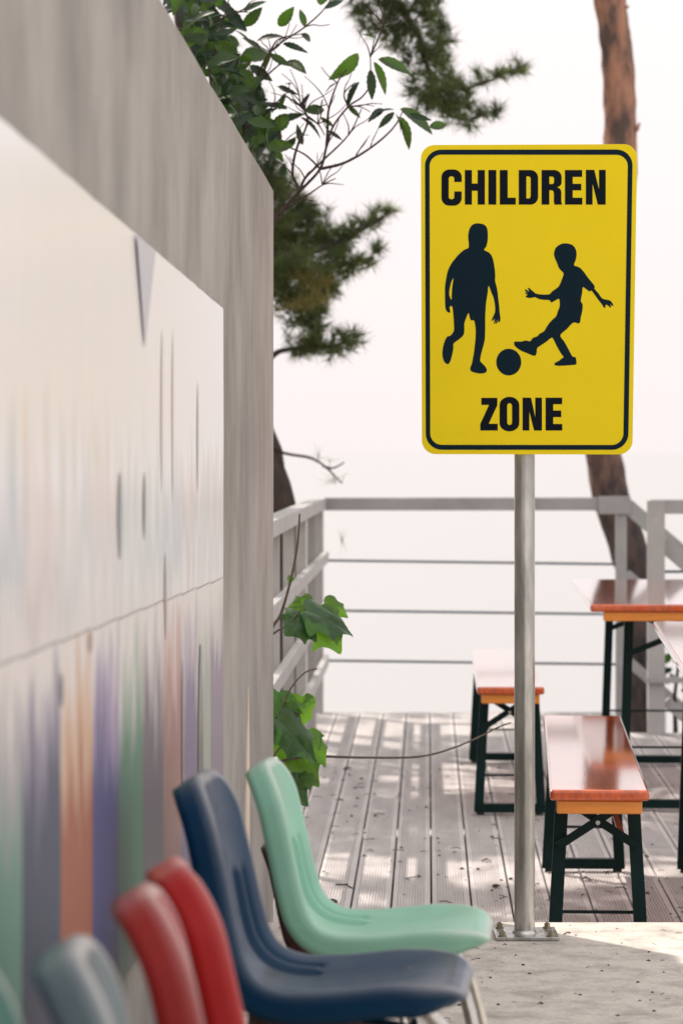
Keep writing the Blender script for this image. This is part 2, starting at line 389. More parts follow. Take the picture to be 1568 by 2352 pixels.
for i in range(13):
    zf = z0 - i * wsh; zn = zf - wsh
    b, h, a = PAL[order[i]]; b = tuple(q * 0.8 for q in b); a = tuple(q * 0.8 for q in a)
    sheet(zf, zn, 0.392 + 0.01 * math.sin(i * 2.3), 0.891 + 0.0038 * i, sheet_mat('lower_sheet_paint', b, h, a, False, i), i)
    ub, uh = UP[(i * 5 + 1) % 6]
    sheet(zf, zn, 0.8925 + 0.0038 * i, 1.450 + 0.017 * (6.34 - zf) + 0.003 * math.sin(i * 2.7),
          sheet_mat('upper_sheet_paint', ub, uh, a, True, i + 20), i + 40, upper_row=True)
# a few long dark brush strokes on the sheets
M['stroke'] = mat('dark_paint', (0.012, 0.035, 0.045), 0.4, coat=1.0, coat_rough=0.26)
M['stroke_violet'] = mat('violet_paint', (0.40, 0.41, 0.56), 0.5, coat=1.0, coat_rough=0.26)
M['stroke_brown'] = mat('brown_paint', (0.33, 0.20, 0.15), 0.5, coat=1.0, coat_rough=0.26)
def stroke(xc, y0_, y1_, half, mt):
    """lens-shaped stroke at column xc between rows y0_, y1_ on the sheets"""
    z = WD / (0.0366 + (CX - xc) / F)
    h0 = CAM_H + (HY - y0_) * z / F; h1 = CAM_H + (HY - y1_) * z / F
    N = 10; vs = []
    for i in range(N + 1):
        t = i / N; hw = half * math.sin(math.pi * min(1, 0.04 + 0.92 * t)) ** 0.8; h = h0 + (h1 - h0) * t
        for s2 in (-1, 1):
            y = z + s2 * hw; vs.append(Vector((wallx(y) + 0.0070, y, h)) - mural.location)
    MB().add(vs, [(2*i, 2*i+1, 2*i+3, 2*i+2) for i in range(N)]).build('brush_stroke', mt, mural)
M['stroke_rose'] = mat('rose_paint', (0.72, 0.63, 0.59), 0.5, coat=1.0, coat_rough=0.26); M['stroke_olive'] = mat('olive_paint', (0.52, 0.51, 0.44), 0.5, coat=1.0, coat_rough=0.26)
stroke(266, 1085, 1285, 0.026, M['stroke']); stroke(323, 1085, 1240, 0.018, M['stroke'])
stroke(453, 1480, 2080, 0.06, M['stroke']); stroke(412, 1520, 1900, 0.016, M['stroke_brown'])
stroke(372, 1270, 1470, 0.02, M['stroke_brown']); stroke(447, 880, 1130, 0.018, M['stroke_olive'])
stroke(197, 1450, 1500, 0.02, M['stroke_brown']); stroke(130, 1545, 1625, 0.013, M['stroke'])
stroke(364, 760, 1130, 0.02, M['stroke_rose']); stroke(389, 760, 1150, 0.016, M['stroke_rose'])
# the loose, turned-over corner of one sheet
tv = []
for (y, h) in ((4.56, 1.4775), (4.87, 1.472), (4.70, 1.31)): tv.append(Vector((wallx(y) + 0.0085, y, h)) - mural.location)
tv[0].x += 0.0015
MB().add(tv, [(0, 1, 2)]).build('turned_corner', M['stroke_violet'], mural)

# ------------------------------------------------------------------ railings
def railpost(mb, p, top, wd=0.05): mb.box((p[0] - wd/2, p[1] - wd/2, -0.40), (p[0] + wd/2, p[1] + wd/2, top))
RT = DECK + 1.10
fz = 15.66
corner = (deck_left(fz) + 0.01, fz)
right_post = ((1425 - CX) * fz / F, fz)

fr = empty('railing', (corner[0], fz, DECK)); tag(fr, 'grey railing with thin cables along the far edge of the deck', 'railing')
def child(mb, name, mt, par, **kw):
    mb.v = [tuple(Vector(v) - par.location) for v in mb.v]
    return mb.build(name, mt, par, **kw)
child(MB().bar((corner[0] - 0.03, fz, RT - 0.033), (right_post[0] + 0.03, fz, RT - 0.033), 0.06, 0.066), 'top_rail', M['rail_shaded'], fr, bevel=0.004)
mb = MB(); railpost(mb, right_post, RT - 0.066, 0.055); child(mb, 'post', M['rail_shaded'], fr, bevel=0.003)
for yy, y2 in ((1287, 1296), (1402, 1411), (1517, 1526)):
    a = P(735, yy, fz); b = P(1425, y2, fz)
    child(MB().tube([a, b], 0.0065, 8), 'cable', M['cable'], fr, smooth=True)
child(MB().box((right_post[0] - 0.12, fz - 0.045, RT - 0.085), (right_post[0] + 0.045, fz - 0.031, RT + 0.008)), 'rail_joint', M['rail_shaded'], fr, bevel=0.003)

lr = empty('railing', (corner[0], 13, DECK)); tag(lr, 'pale railing running back along the left edge of the deck behind the wall', 'railing')
def lp(z, h, dx=0.0): return Vector((deck_left(z) + dx, z, h))
child(MB().bar(lp(fz - 0.035, RT - 0.03), lp(8.9, RT - 0.03), 0.07, 0.06), 'top_rail', M['rail'], lr, bevel=0.004)
for z in (15.6, 14.6, 13.4, 12.2, 11.0, 9.8, 9.0):
    mb = MB(); railpost(mb, (deck_left(z), z), RT - 0.06, 0.045); child(mb, 'post', M['rail'], lr, bevel=0.003)
for h in (0.27, 0.54, 0.80):
    child(MB().bar(lp(15.57, DECK + h, 0.037), lp(8.9, DECK + h, 0.037), 0.028, 0.055), 'mid_rail', M['rail'], lr, bevel=0.003)

# second railing, from the thick post towards the right, and the stair going down between the two
pz = 14.4; px = (1505 - CX) * pz / F
rr_ = empty('railing', (px, pz, DECK)); tag(rr_, 'railing starting at the thick grey post at the right edge', 'railing')
mb = MB(); railpost(mb, (px, pz), RT + 0.004, 0.078); child(mb, 'post', M['rail'], rr_, bevel=0.004)
child(MB().bar((px - 0.02, pz + 0.01, RT - 0.025), (px + 2.4, pz + 0.01, RT - 0.025), 0.09, 0.066), 'top_rail', M['rail_shaded'], rr_, bevel=0.004)
for yy in (1313,):
    a = P(1510, yy, pz); child(MB().tube([a, a + Vector((2.2, 0, 0))], 0.007, 8), 'cable', M['cable'], rr_, smooth=True)
a = P(1482, 1562, pz - 0.05); child(MB().bar(a, a + Vector((2.3, 0, 0)), 0.03, 0.028), 'mid_rail', M['rail_shaded'], rr_, bevel=0.003)
mb = MB(); railpost(mb, (px + 2.3, pz), RT, 0.078); child(mb, 'post', M['rail'], rr_, bevel=0.004)

st = empty('stair', (1.5, 15.0, DECK)); tag(st, 'stair with sloping grey handrails going down to the right', 'stair')
def slope(p0, name, ln=1.7, wd=0.05, th_=0.075, sl_=0.86):
    p0 = Vector(p0); p1 = p0 + Vector((ln, 0, -sl_ * ln)); child(MB().bar(p0, p1, wd, th_), name, M['rail_shaded'], st, bevel=0.003)
slope((right_post[0] + 0.03, fz, RT - 0.04), 'handrail'); slope((px + 0.04, pz + 0.04, RT - 0.20), 'handrail')
slope(P(1437, 1318, fz), 'mid_rail', th_=0.05); slope(P(1437, 1515, fz), 'mid_rail', th_=0.05)
slope(P(1527, 1610, pz + 0.04), 'mid_rail', th_=0.05)
for k in range(7):
    x = right_post[0] + 0.04 + 0.25 * k; z = DECK - 0.215 * (k + 1)
    child(MB().box((x, pz + 0.1, z - 0.03), (x + 0.27, fz - 0.06, z)), 'tread', M['deck'], st, bevel=0.003)
for yy in (pz + 0.07, fz - 0.03):
    child(MB().bar((right_post[0], yy, DECK - 0.25), (right_post[0] + 1.75, yy, DECK - 0.25 - 1.5), 0.03, 0.18), 'stringer', M['rail'], st)
for (x, yy) in ((right_post[0] + 1.4, fz), (px + 1.4, pz + 0.04)):
    child(MB().box((x - 0.025, yy - 0.025, -2.3), (x + 0.025, yy + 0.025, -0.28)), 'post', M['rail'], st)

# ------------------------------------------------------------------ the sign
ZS, ZP = 7.196, 7.25
def sg(cx, cy, d=0.0):
    p = P((1600 + 0.70153 * cx) * 0.57415, (540 + 0.70153 * cy) * 0.57415, ZS); p.y -= d; return p
pole_x = (1204 - CX) * ZP / F
sign = empty('sign', (pole_x, ZP, 0)); tag(sign, 'yellow CHILDREN ZONE sign with two playing children on a steel pole', 'sign')
def quad_round(q, r, n=10):
    """rounded outline of the four-cornered plate q (TL, TR, BR, BL), crop units"""
    pts = []
    for i in range(4):
        p = Vector(q[i]); a = (Vector(q[i - 1]) - p).normalized(); b = (Vector(q[(i + 1) % 4]) - p).normalized()
        s0 = p + a * r; e0 = p + b * r; c0 = p + (a + b) * r
        for k in range(n + 1):
            th_ = (math.pi / 2) * k / n
            pts.append(c0 - b * r * math.cos(th_) - a * r * math.sin(th_))
    return pts
def flat(name, loops, d, mt, sub=0, thick=0.0):
    loops = [[Vector((p[0], p[1])) for p in lp_] for lp_ in loops]
    if sub: loops = [smooth_path(lp_, sub, True) for lp_ in loops]
    l3 = [[Vector((p.x, p.y, 0)) for p in lp_] for lp_ in loops]
    tri = geometry.tessellate_polygon(l3)
    vs = [sg(p.x, p.y, d) - sign.location for lp_ in loops for p in lp_]
    n0 = len(vs); fs = [tuple(t) for t in tri]
    if thick:
        vs2 = [v + Vector((0, thick, 0)) for v in vs]; fs += [tuple(i + n0 for i in t) for t in tri]; o = 0
        for lp_ in loops:
            k = len(lp_); fs += [(o + i, o + (i + 1) % k, n0 + o + (i + 1) % k, n0 + o + i) for i in range(k)]; o += k
        vs = vs + vs2
    return MB().add(vs, fs).build(name, mt, sign)
panel = flat('panel', [quad_round([(117, 57), (1350, 52), (1322, 1822), (124, 1820)], 78)], 0, M['yellow'], thick=0.003)
bv = panel.modifiers.new('bevel', 'BEVEL'); bv.width = 0.0007; bv.segments = 2; bv.limit_method = 'ANGLE'
flat('border', [quad_round([(141, 84), (1324, 83), (1298, 1795), (146, 1795)], 92), quad_round([(167, 112), (1297, 113), (1270, 1768), (171, 1767)], 66)], 0.0006, M['signblue'])
def arc(cx, cy, rx, ry, a0, a1, n=8):
    return [(cx + rx * math.cos(R(a0 + (a1 - a0) * k / n)), cy + ry * math.sin(R(a0 + (a1 - a0) * k / n))) for k in range(n + 1)]
LET = []
LET.append([[(350, 268)] + arc(306, 241, 44, 44, 0, -90)[0:] + arc(280, 241, 45, 44, -90, -180) + arc(280, 358, 45, 45, 180, 90) + arc(306, 358, 44, 45, 90, 0)
            + [(350, 322), (308, 322), (308, 352)] + arc(292, 354, 16, 13, 0, 180, 6) + arc(292, 248, 16, 13, -180, 0, 6) + [(308, 268)]])            # C
LET.append([[(368,200),(408,200),(408,277),(441,277),(441,200),(482,200),(482,397),(441,397),(441,318),(408,318),(408,397),(368,397)]])                # H
LET.append([[(502,200),(547,200),(547,397),(502,397)]])                                                                                           # I
LET.append([[(567,200),(612,200),(612,358),(658,358),(658,397),(567,397)]])                                                                         # L
LET.append([[(675,200)] + [(738,200)] + arc(742, 244, 43, 44, -90, 0) + arc(742, 353, 43, 44, 0, 90) + [(675,397)],
            [(718,236)] + arc(730, 248, 13, 12, -90, 0, 5) + arc(730, 350, 13, 12, 0, 90, 5) + [(718,362)]])                                                  # D
LET.append([[(805,200),(876,200)] + arc(876, 240, 43, 40, -90, 0) + [(919,262)] + [(917,280),(908,292),(894,298),(910,306),(917,322),(917,380),(921,397),(878,397),(875,380),(875,335),(872,320),(864,315),(849,315),(849,397),(805,397)],
            [(849,237)] + arc(864, 249, 12, 12, -90, 0, 5) + arc(864, 268, 12, 12, 0, 90, 5) + [(849,280)]])                                                  # R
def E(x, y0, y1, w_=98, s=44, t=39):
    ym = (y0 + y1) / 2
    return [[(x,y0),(x+w_,y0),(x+w_,y0+t),(x+s,y0+t),(x+s,ym-20),(x+w_-5,ym-20),(x+w_-5,ym+17),(x+s,ym+17),(x+s,y1-t),(x+w_+1,y1-t),(x+w_+1,y1),(x,y1)]]
def N(x, y0, y1, w_=113):
    s = 38
    return [[(x,y0),(x+48,y0),(x+w_-s,y0+112),(x+w_-s,y0),(x+w_,y0),(x+w_,y1),(x+w_-45,y1),(x+s,y0+78),(x+s,y1),(x,y1)]]
LET.append(E(938, 200, 397)); LET.append(N(1057, 199, 397))
LET.append([[(462,1499),(553,1499),(553,1540),(504,1647),(555,1647),(555,1685),(456,1685),(456,1648),(506,1539),(462,1539)]])                           # Z
LET.append([arc(622, 1540, 56, 47, -180, 0, 12) + arc(622, 1643, 56, 47, 0, 180, 12), arc(623, 1545, 14, 16, -180, 0, 8) + arc(623, 1638, 14, 16, 0, 180, 8)])   # O
LET.append(N(697, 1498, 1685, 110)); LET.append(E(828, 1498, 1685, 94, 43, 37))
for lp_ in LET: flat('letter', lp_, 0.0006, M['signblack'])
FIG1 = [(443,504),(475,510),(494,530),(499,570),(497,605),(490,635),(478,655),(505,670),(522,692),(533,730),(540,780),(541,812),(540,830),(552,880),(558,930),(563,970),(566,1010),(571,1050),(566,1065),(559,1066),(556,1050),(553,1072),(546,1074),(545,1054),(540,1076),(534,1073),(538,1048),(527,1060),(522,1053),(534,1025),(540,1008),(540,975),(532,930),(520,900),(503,860),(498,900),(490,950),(487,980),(484,1040),(484,1100),(482,1160),(474,1200),(463,1240),(455,1285),(470,1305),(488,1325),(493,1345),(480,1357),(455,1360),(425,1355),(402,1345),(400,1325),(406,1310),(412,1285),(420,1240),(427,1180),(430,1130),(428,1090),(420,1058),(402,1056),(395,1035),(388,1015),(375,1045),(365,1075),(365,1110),(360,1140),(335,1165),(305,1188),(302,1220),(293,1265),(280,1300),(265,1305),(250,1290),(241,1260),(242,1220),(252,1180),(268,1150),(285,1145),(305,1118),(306,1080),(303,1030),(298,985),(292,975),(281,983),(285,1010),(275,1012),(262,1000),(256,970),(255,920),(255,870),(260,830),(270,780),(285,745),(305,715),(335,680),(365,655),(387,645),(391,625),(387,580),(392,545),(405,518),(425,506)]
HOLE1 = [(303,818),(296,870),(294,905),(292,938),(286,932),(279,905),(283,870),(292,835)]
FIG2 = [(940,618),(975,625),(996,645),(1004,675),(1000,710),(990,742),(1020,755),(1045,780),(1070,815),(1095,845),(1108,865),(1106,876),(1130,905),(1150,932),(1170,938),(1195,945),(1210,962),(1212,975),(1203,972),(1194,963),(1200,978),(1197,984),(1182,972),(1170,968),(1168,983),(1160,984),(1148,965),(1132,945),(1110,915),(1090,888),(1078,892),(1060,880),(1040,868),(1036,900),(1028,945),(1038,965),(1037,1000),(1028,1040),(1020,1073),(985,1070),(950,1105),(912,1142),(935,1180),(960,1225),(980,1262),(998,1268),(1003,1290),(1000,1308),(960,1313),(905,1316),(880,1312),(881,1300),(900,1290),(920,1275),(930,1265),(915,1245),(895,1210),(875,1170),(862,1156),(830,1180),(800,1200),(780,1215),(777,1240),(770,1257),(755,1257),(720,1243),(685,1228),(655,1205),(648,1185),(655,1178),(690,1178),(715,1172),(740,1176),(755,1158),(780,1148),(795,1133),(820,1118),(840,1085),(865,1055),(887,1035),(898,1005),(908,975),(905,935),(885,942),(860,955),(850,942),(820,940),(790,935),(768,925),(750,928),(725,928),(714,919),(724,912),(712,901),(714,896),(728,902),(710,886),(716,881),(735,893),(727,876),(733,872),(748,885),(760,895),(775,905),(810,910),(850,908),(865,892),(890,875),(905,860),(920,825),(930,795),(925,782),(905,760),(893,730),(880,700),(876,675),(885,645),(910,625)]
flat('walking_child', [FIG1, HOLE1], 0.0006, M['signblue'], sub=4)
flat('kicking_child', [FIG2], 0.0006, M['signblue'], sub=4)
flat('ball', [[(618 + 71 * math.cos(2*math.pi*k/48), 1295 + 76 * math.sin(2*math.pi*k/48)) for k in range(48)]], 0.0006, M['signblue'])
pr = 0.0245
o = MB().tube([(0, 0, 0.006), (0, 0, 1.88)], pr, 48).build('pole', M['galv'], sign, smooth=True)
for h in (1.27, 1.70): MB().box((-0.05, -0.0505, h - 0.02), (0.05, -0.020, h + 0.02)).build('clamp', M['galv'], sign, bevel=0.002)
plate = MB().box((-0.072, -0.075, 0.001), (0.077, 0.085, 0.009)).build('base_plate', M['galv'], sign, bevel=0.0012)
MB().tube([(0, 0, 0.009), (0, 0, 0.0135), (0, 0, 0.016)], [pr + 0.006, pr + 0.003, pr], 32).build('weld', M['galv'], sign, smooth=True)
bolt = MB(); bolt.tube([(0, 0, 0.0092), (0, 0, 0.0115)], 0.0105, 20); bolt.tube([(0, 0, 0.0116), (0, 0, 0.0205)], 0.0075, 6)
bolt.tube([(0, 0, 0.0206), (0, 0, 0.024)], 0.0035, 10)
bme = bolt.mesh('bolt'); bme.materials.append(M['bolt'])
for (x, y) in ((-0.056, -0.058), (0.058, -0.058), (-0.056, 0.068), (0.058, 0.068)):
    o = link('bolt', bme, None, sign); o.location = (x, y, 0); o.rotation_euler = (0, 0, random.uniform(0, 1))

# ------------------------------------------------------------------ folding benches and tables
def folding(name, label, cat, a, b, width, height, group, inset=0.16, frame_w=0.215):
    """board from near end a to far end b (x, y on the deck), with two folding iron frames"""
    a = Vector((*a, 0)); b = Vector((*b, 0)); d = (b - a); ln = d.length; rz = math.atan2(d.y, d.x) - math.pi / 2
    t = empty(name, (a.x, a.y, DECK), rz); tag(t, label, cat, group)
    th_ = 0.028; top = height
    link('board', MB().box((-width/2, 0, top - th_), (width/2, ln, top)).mesh('board'), M['varnish'], t, bevel=0.009, seg=4)
    bw = width * 0.86
    for y0_ in (0.012, ln - 0.062):
        MB().box((-bw/2, y0_, top - th_ - 0.034), (bw/2, y0_ + 0.05, top - th_ - 0.0005)).build('batten', M['batten'], t, bevel=0.004)
    for k, y_ in enumerate((inset, ln - inset - 0.03)):
        sgn = 1 if k == 0 else -1
        fw = frame_w; lt = top - th_ - 0.002
        lw = 0.032
        # slightly splayed legs of angle iron and their base bar
        leg = MB().box((-fw/2 - 0.022, y_ - 0.004, 0.010), (fw/2 + 0.022, y_ + 0.030, 0.042)).build('base_bar', M['green_iron'], t)
        for s in (-1, 1):
            p0 = Vector((s * (fw/2 - 0.018), y_ + sgn * 0.05, lt)); p1 = Vector((s * (fw/2 + 0.006), y_, 0.014))
            fr_ = MB().bar(p0, p1, lw, 0.004, up=(0, 1, 0)); fr_.bar(p0 + Vector((s * lw/2, 0.014, 0)), p1 + Vector((s * lw/2, 0.014, 0)), 0.004, 0.03, up=(0, 1, 0))
            fr_.build('leg', M['green_iron'], t)
        for s in (-1, 1): MB().box((s * (fw/2) - 0.014, y_, 0), (s * (fw/2) + 0.014, y_ + 0.024, 0.0098)).build('foot', M['black_rubber'], leg)
        br = MB(); hx = lt - 0.012; lx = lt - min(0.17, 0.24 * height + 0.02)
        off = y_ + sgn * 0.045
        br.bar((-fw/2 + 0.02, off - 0.006, hx), (fw/2 - 0.004, off - 0.02 * sgn - 0.006, lx), 0.022, 0.004, up=(0, 1, 0))
        br.bar((fw/2 - 0.02, off - 0.012, hx), (-fw/2 + 0.004, off - 0.02 * sgn - 0.012, lx), 0.022, 0.004, up=(0, 1, 0))
        br.build('cross_brace', M['green_iron'], t)
        rv = MB().tube([(0, off - 0.03, (hx + lx)/2), (0, off + 0.0, (hx + lx)/2)], 0.006, 12).build('rivet', M['chrome'], t, smooth=True)
        MB().tube([(-fw/2, y_ + 0.012 + 0.02 * sgn, height * 0.30), (fw/2, y_ + 0.012 + 0.02 * sgn, height * 0.30)], 0.0045, 8).build('rod', M['green_iron'], t, smooth=True)
        MB().bar((0.3 * fw * sgn, y_ + sgn * 0.03, lx + 0.02), (0.12 * fw * sgn, y_ + sgn * 0.42, lt - 0.004), 0.016, 0.004).build('strut', M['chrome'], t)
    return t
def gp(x, z): return ((x - CX) * z / F, z)
BG = 'folding beer garden furniture on the deck'
# near bench right of the pole
folding('bench', 'varnished orange bench standing just right of the steel pole', 'bench', gp(1376, 7.68), gp(1336, 9.86), 0.25, 0.48, BG)
folding('bench', 'smaller looking orange bench half hidden behind the steel pole', 'bench', gp(1172, 11.06), gp(1145, 13.22), 0.245, 0.48, BG, inset=0.12)
tx = (1355 - CX) * 11.05 / F
dt = (1085 - CX) / F
folding('table', 'orange table with dark green iron legs beside the far railing', 'table', (tx + 0.35, 11.05), (tx + 0.35 + dt * 2.2, 13.25), 0.70, 0.78, BG, inset=0.26, frame_w=0.42)
tx2 = 0.868; dt2 = 0.0672
folding('table', 'table cut off by the right edge of the picture', 'table', (tx2 + 0.35, 7.73), (tx2 + 0.35 + dt2 * 2.2, 9.93), 0.70, 0.78, BG, inset=0.26, frame_w=0.52)

# ------------------------------------------------------------------ moulded school chairs
PROF = [(-.105,.686),(-.099,.655),(-.089,.60),(-.078,.54),(-.066,.475),(-.052,.432),(-.024,.402),(.022,.389),(.09,.390),(.16,.398),(.220,.407),(.252,.409),(.272,.402)]
def shell_mesh():
    path = smooth_path([Vector((x, 0, z)) for x, z in PROF], 6); npth = len(path)
    ln = [0.0]
    for i in range(1, npth): ln.append(ln[-1] + (path[i] - path[i-1]).length)
    tot = ln[-1]; NV, NU = 70, 44
    def at(s):
        s = max(0, min(tot, s))
        for i in range(1, npth):
            if ln[i] >= s:
                t = (s - ln[i-1]) / max(1e-9, ln[i] - ln[i-1]); p = path[i-1].lerp(path[i], t); d = (path[i] - path[i-1]).normalized(); return p, d
    back_len = 0.30
    def half(s):
        t = s / tot
        wdt = 0.128 + 0.025 * min(1, t / 0.5)
        r = 0.075
        if s < r: wdt -= r * (1 - math.sqrt(max(0, 1 - (1 - s / r) ** 2))) * 0.95
        e = tot - s; r2 = 0.07
        if e < r2: wdt -= r2 * (1 - math.sqrt(max(0, 1 - (1 - e / r2) ** 2))) * 0.8
        return wdt
    def sm(a, b, x):
        t = max(0, min(1, (x - a) / (b - a))); return t * t * (3 - 2 * t)
    bm = bmesh.new(); grid = []; RIM = bm.verts.layers.float.new('rim')
    for j in range(NV + 1):
        tt = j / NV; s = tot * (0.5 - 0.5 * math.cos(math.pi * tt)) * 0.35 + tot * tt * 0.65
        p, d = at(s); nrm = Vector((-d.z, 0, d.x)).normalized()
        if nrm.z < 0 and abs(nrm.x) < 0.5: nrm = -nrm
        # sitting side normal: forward on the back, upward on the seat
        nrm = Vector((-d.z, 0, d.x)); 
        hw = half(s); row = []
        for i in range(NU + 1):
            u = -1 + 2 * i / NU
            y = u * hw
            seatness = sm(0.22, 0.36, s)
            dish = (0.026 * (1 - seatness) + 0.016 * seatness) * (abs(y) / 0.145) ** 2.4
            dish *= 1 - 0.7 * sm(tot - 0.12, tot, s)
            # two long grooves each side, from mid back into the rear of the seat
            win = sm(0.145, 0.152, s) * (1 - sm(0.375, 0.385, s)); g_ = 0
            for uc, wid in ((0.52, 0.05), (0.76, 0.05)):
                g_ += math.exp(-((abs(u) - uc) / wid) ** 4)
            rib = math.exp(-((abs(u) - 0.64) / 0.06) ** 2)
            dish += win * (-0.016 * g_ + 0.004 * rib)
            q = p + nrm * dish; q.y = y
            row.append(bm.verts.new(q))
        grid.append(row)
    for j in range(NV):
        for i in range(NU): bm.faces.new((grid[j][i], grid[j][i+1], grid[j+1][i+1], grid[j+1][i]))
    bmesh.ops.recalc_face_normals(bm, faces=bm.faces); bm.normal_update()
    mid = grid[NV * 3 // 4][NU // 2]
    if mid.normal.z < 0:
        bmesh.ops.reverse_faces(bm, faces=bm.faces); bm.normal_update()
    # rolled rim and skirt right round
    loop = [grid[0][i] for i in range(NU)] + [grid[j][NU] for j in range(NV)] + [grid[NV][i] for i in range(NU, 0, -1)] + [grid[j][0] for j in range(NV, 0, -1)]
    nl = len(loop); base = [v.co.copy() for v in loop]; nrms = [v.normal.copy() for v in loop]
    # smooth normals along the rim
    for _ in range(3): nrms = [(nrms[k-1] + nrms[k] * 2 + nrms[(k+1) % nl]).normalized() for k in range(nl)]
    outs = []
    for k in range(nl):
        t = (base[(k+2) % nl] - base[k-2]).normalized(); o_ = t.cross(nrms[k]).normalized()
        cen = Vector((base[k].x, 0, base[k].z))
        outs.append(o_)
    # outward test
    if outs[NU + NV // 2].y < 0: outs = [-o_ for o_ in outs]
    for _ in range(2): outs = [(outs[k-1] + outs[k] * 2 + outs[(k+1) % nl]).normalized() for k in range(nl)]
    rings = []
    rr = 0.013
    for a in (30, 60, 90):
        rings.append([(rr * math.sin(R(a)), -rr * (1 - math.cos(R(a)))) for _ in range(nl)])
    for dpt in (0.010, 0.022, 0.034):
        rings.append([(rr - dpt * 0.42, -rr - dpt) for _ in range(nl)])
    prev = loop
    for rg in rings:
        cur = []
        for k in range(nl):
            o_, dn = rg[k]
            # the skirt fades at the seat's front lip
            fx = sm(0.20, 0.29, base[k].x); sc2 = 1 - 0.45 * fx
            cur.append(bm.verts.new(base[k] + outs[k] * o_ + nrms[k] * dn * sc2))
        for k in range(nl): bm.faces.new((prev[k], cur[k], cur[(k+1) % nl], prev[(k+1) % nl]))
        wgt = (1.0, 0.8, 0.25, 0, 0, 0)[rings.index(rg)]
        for k in range(nl): cur[k][RIM] = wgt * (0.35 + 0.65 * max(sm(0.56, 0.67, base[k].z), sm(0.17, 0.26, base[k].x)))
        prev = cur
    for k in range(nl): loop[k][RIM] = 0.7 * (0.35 + 0.65 * max(sm(0.56, 0.67, base[k].z), sm(0.17, 0.26, base[k].x)))
    bmesh.ops.recalc_face_normals(bm, faces=bm.faces)
    me = bpy.data.meshes.new('shell'); bm.to_mesh(me); bm.free()
    me.polygons.foreach_set('use_smooth', [True] * len(me.polygons))
    return me
SHELL = shell_mesh(); SHELL.materials.append(plastic('chair_plastic', (0.1, 0.1, 0.1)))
def tube_mesh(name, pts, r, mt, sub=6):
    m_ = MB().tube(smooth_path(pts, sub), r, 14).mesh(name); m_.materials.append(mt)
    m_.polygons.foreach_set('use_smooth', [True] * len(m_.polygons)); return m_
CH = {}
for s in (-1, 1):
    CH['leg', 1, s] = tube_mesh('leg', [(.10, s*.10, .352), (.185, s*.108, .345), (.222, s*.115, .318), (.245, s*.12, .27), (.30, s*.15, .012)], 0.0115, M['chrome'])
    CH['leg', 0, s] = tube_mesh('leg', [(.08, s*.085, .352), (.00, s*.095, .345), (-.035, s*.105, .315), (-.055, s*.115, .27), (-.115, s*.15, .012)], 0.0115, M['chrome'])
    for f_ in (0, 1):
        x = .30 if f_ else -.115
        CH['glide', f_, s] = tube_mesh('glide', [(x, s*.15, .0), (x, s*.15, .016), (x - (.005 if f_ else -.005), s*.149, .03)], 0.0135, M['black_rubber'], 2)
CH['cross'] = tube_mesh('crossbar', [(.20, -.112, .333), (.20, .112, .333)], 0.009, M['chrome'], 2)
brk = MB().box((-.03, -.13, .345), (.13, .13, .372)); brk.box((-.01, -.135, .318), (.11, -.125, .360)); brk.box((-.01, .125, .318), (.11, .135, .360))
BRK = brk.mesh('bracket'); BRK.materials.append(M['bracket'])
scr = MB().tube([(.02, -.1355, .338), (.02, -.141, .338)], 0.007, 12).mesh('screw'); scr.materials.append(M['chrome'])
scr2 = MB().tube([(.085, -.1355, .338), (.085, -.141, .338)], 0.007, 12).mesh('screw'); scr2.materials.append(M['chrome'])
rvm = []
for (x, y, z) in ((.19, .07, .4035), (.19, -.07, .4035)):
    m_ = MB().tube([(x, y, z - .004), (x, y, z), (x, y, z + .0015)], [0.005, 0.005, 0.003], 14).mesh('rivet'); m_.materials.append(M['bolt']); rvm.append(m_)

def make_chair(label, color, x, z, scale, rot, bleach_glint=0.5, group='moulded plastic chairs along the wall', rough=0.27):
    t = empty('chair', ((x - CX) * z / F, z, 0), R(rot)); tag(t, label, 'chair', group); t.scale = scale if isinstance(scale, tuple) else (scale,) * 3
    sh = bpy.data.objects.new('shell', SHELL); COL.objects.link(sh); sh.parent = t
    sh.material_slots[0].link = 'OBJECT'; sh.material_slots[0].material = plastic('chair_plastic', color, rough, bleach_glint)
    so_ = sh.modifiers.new('thickness', 'SOLIDIFY'); so_.thickness = 0.0045; so_.offset = -1
    for (k, f_, s) in [q for q in CH if isinstance(q, tuple) and q[0] == 'leg']:
        lg = link('leg', CH['leg', f_, s], None, t); link('glide', CH['glide', f_, s], None, lg)
    link('crossbar', CH['cross'], None, t)
    b = link('bracket', BRK, None, t); link('screw', scr, None, b); link('screw', scr2, None, b)
    for m_ in rvm: link('rivet', m_, None, sh)
    return t
make_chair('mint green plastic chair farthest along the wall, nearest the sign pole', (0.27, 0.54, 0.41), 762, 5.05, (0.94, 0.90, 0.918), -4)
make_chair('navy blue plastic chair in front of the mint green one', (0.001, 0.034, 0.085), 640, 4.40, 0.985, -5, 0.3)
make_chair('bright red plastic chair between the navy chair and the paler red one', (0.42, 0.016, 0.016), 634, 3.50, (0.98, 0.76, 0.98), 9, 0.25)
make_chair('faded red plastic chair with a pale rim, left of the bright red one', (0.33, 0.024, 0.022), 602, 3.10, (1.02, 0.78, 1.015), 5, 0.45)
make_chair('grey plastic chair with a white rim at the lower left', (0.11, 0.16, 0.175), 478, 2.70, 1.025, 4)
make_chair('dark green plastic chair cut off by the lower left corner', (0.006, 0.11, 0.085), 262, 2.30, 1.10, 2)
make_chair('small dark brown chair peeping out behind the mint green one', (0.05, 0.02, 0.018), 722, 5.55, 0.64, -4)

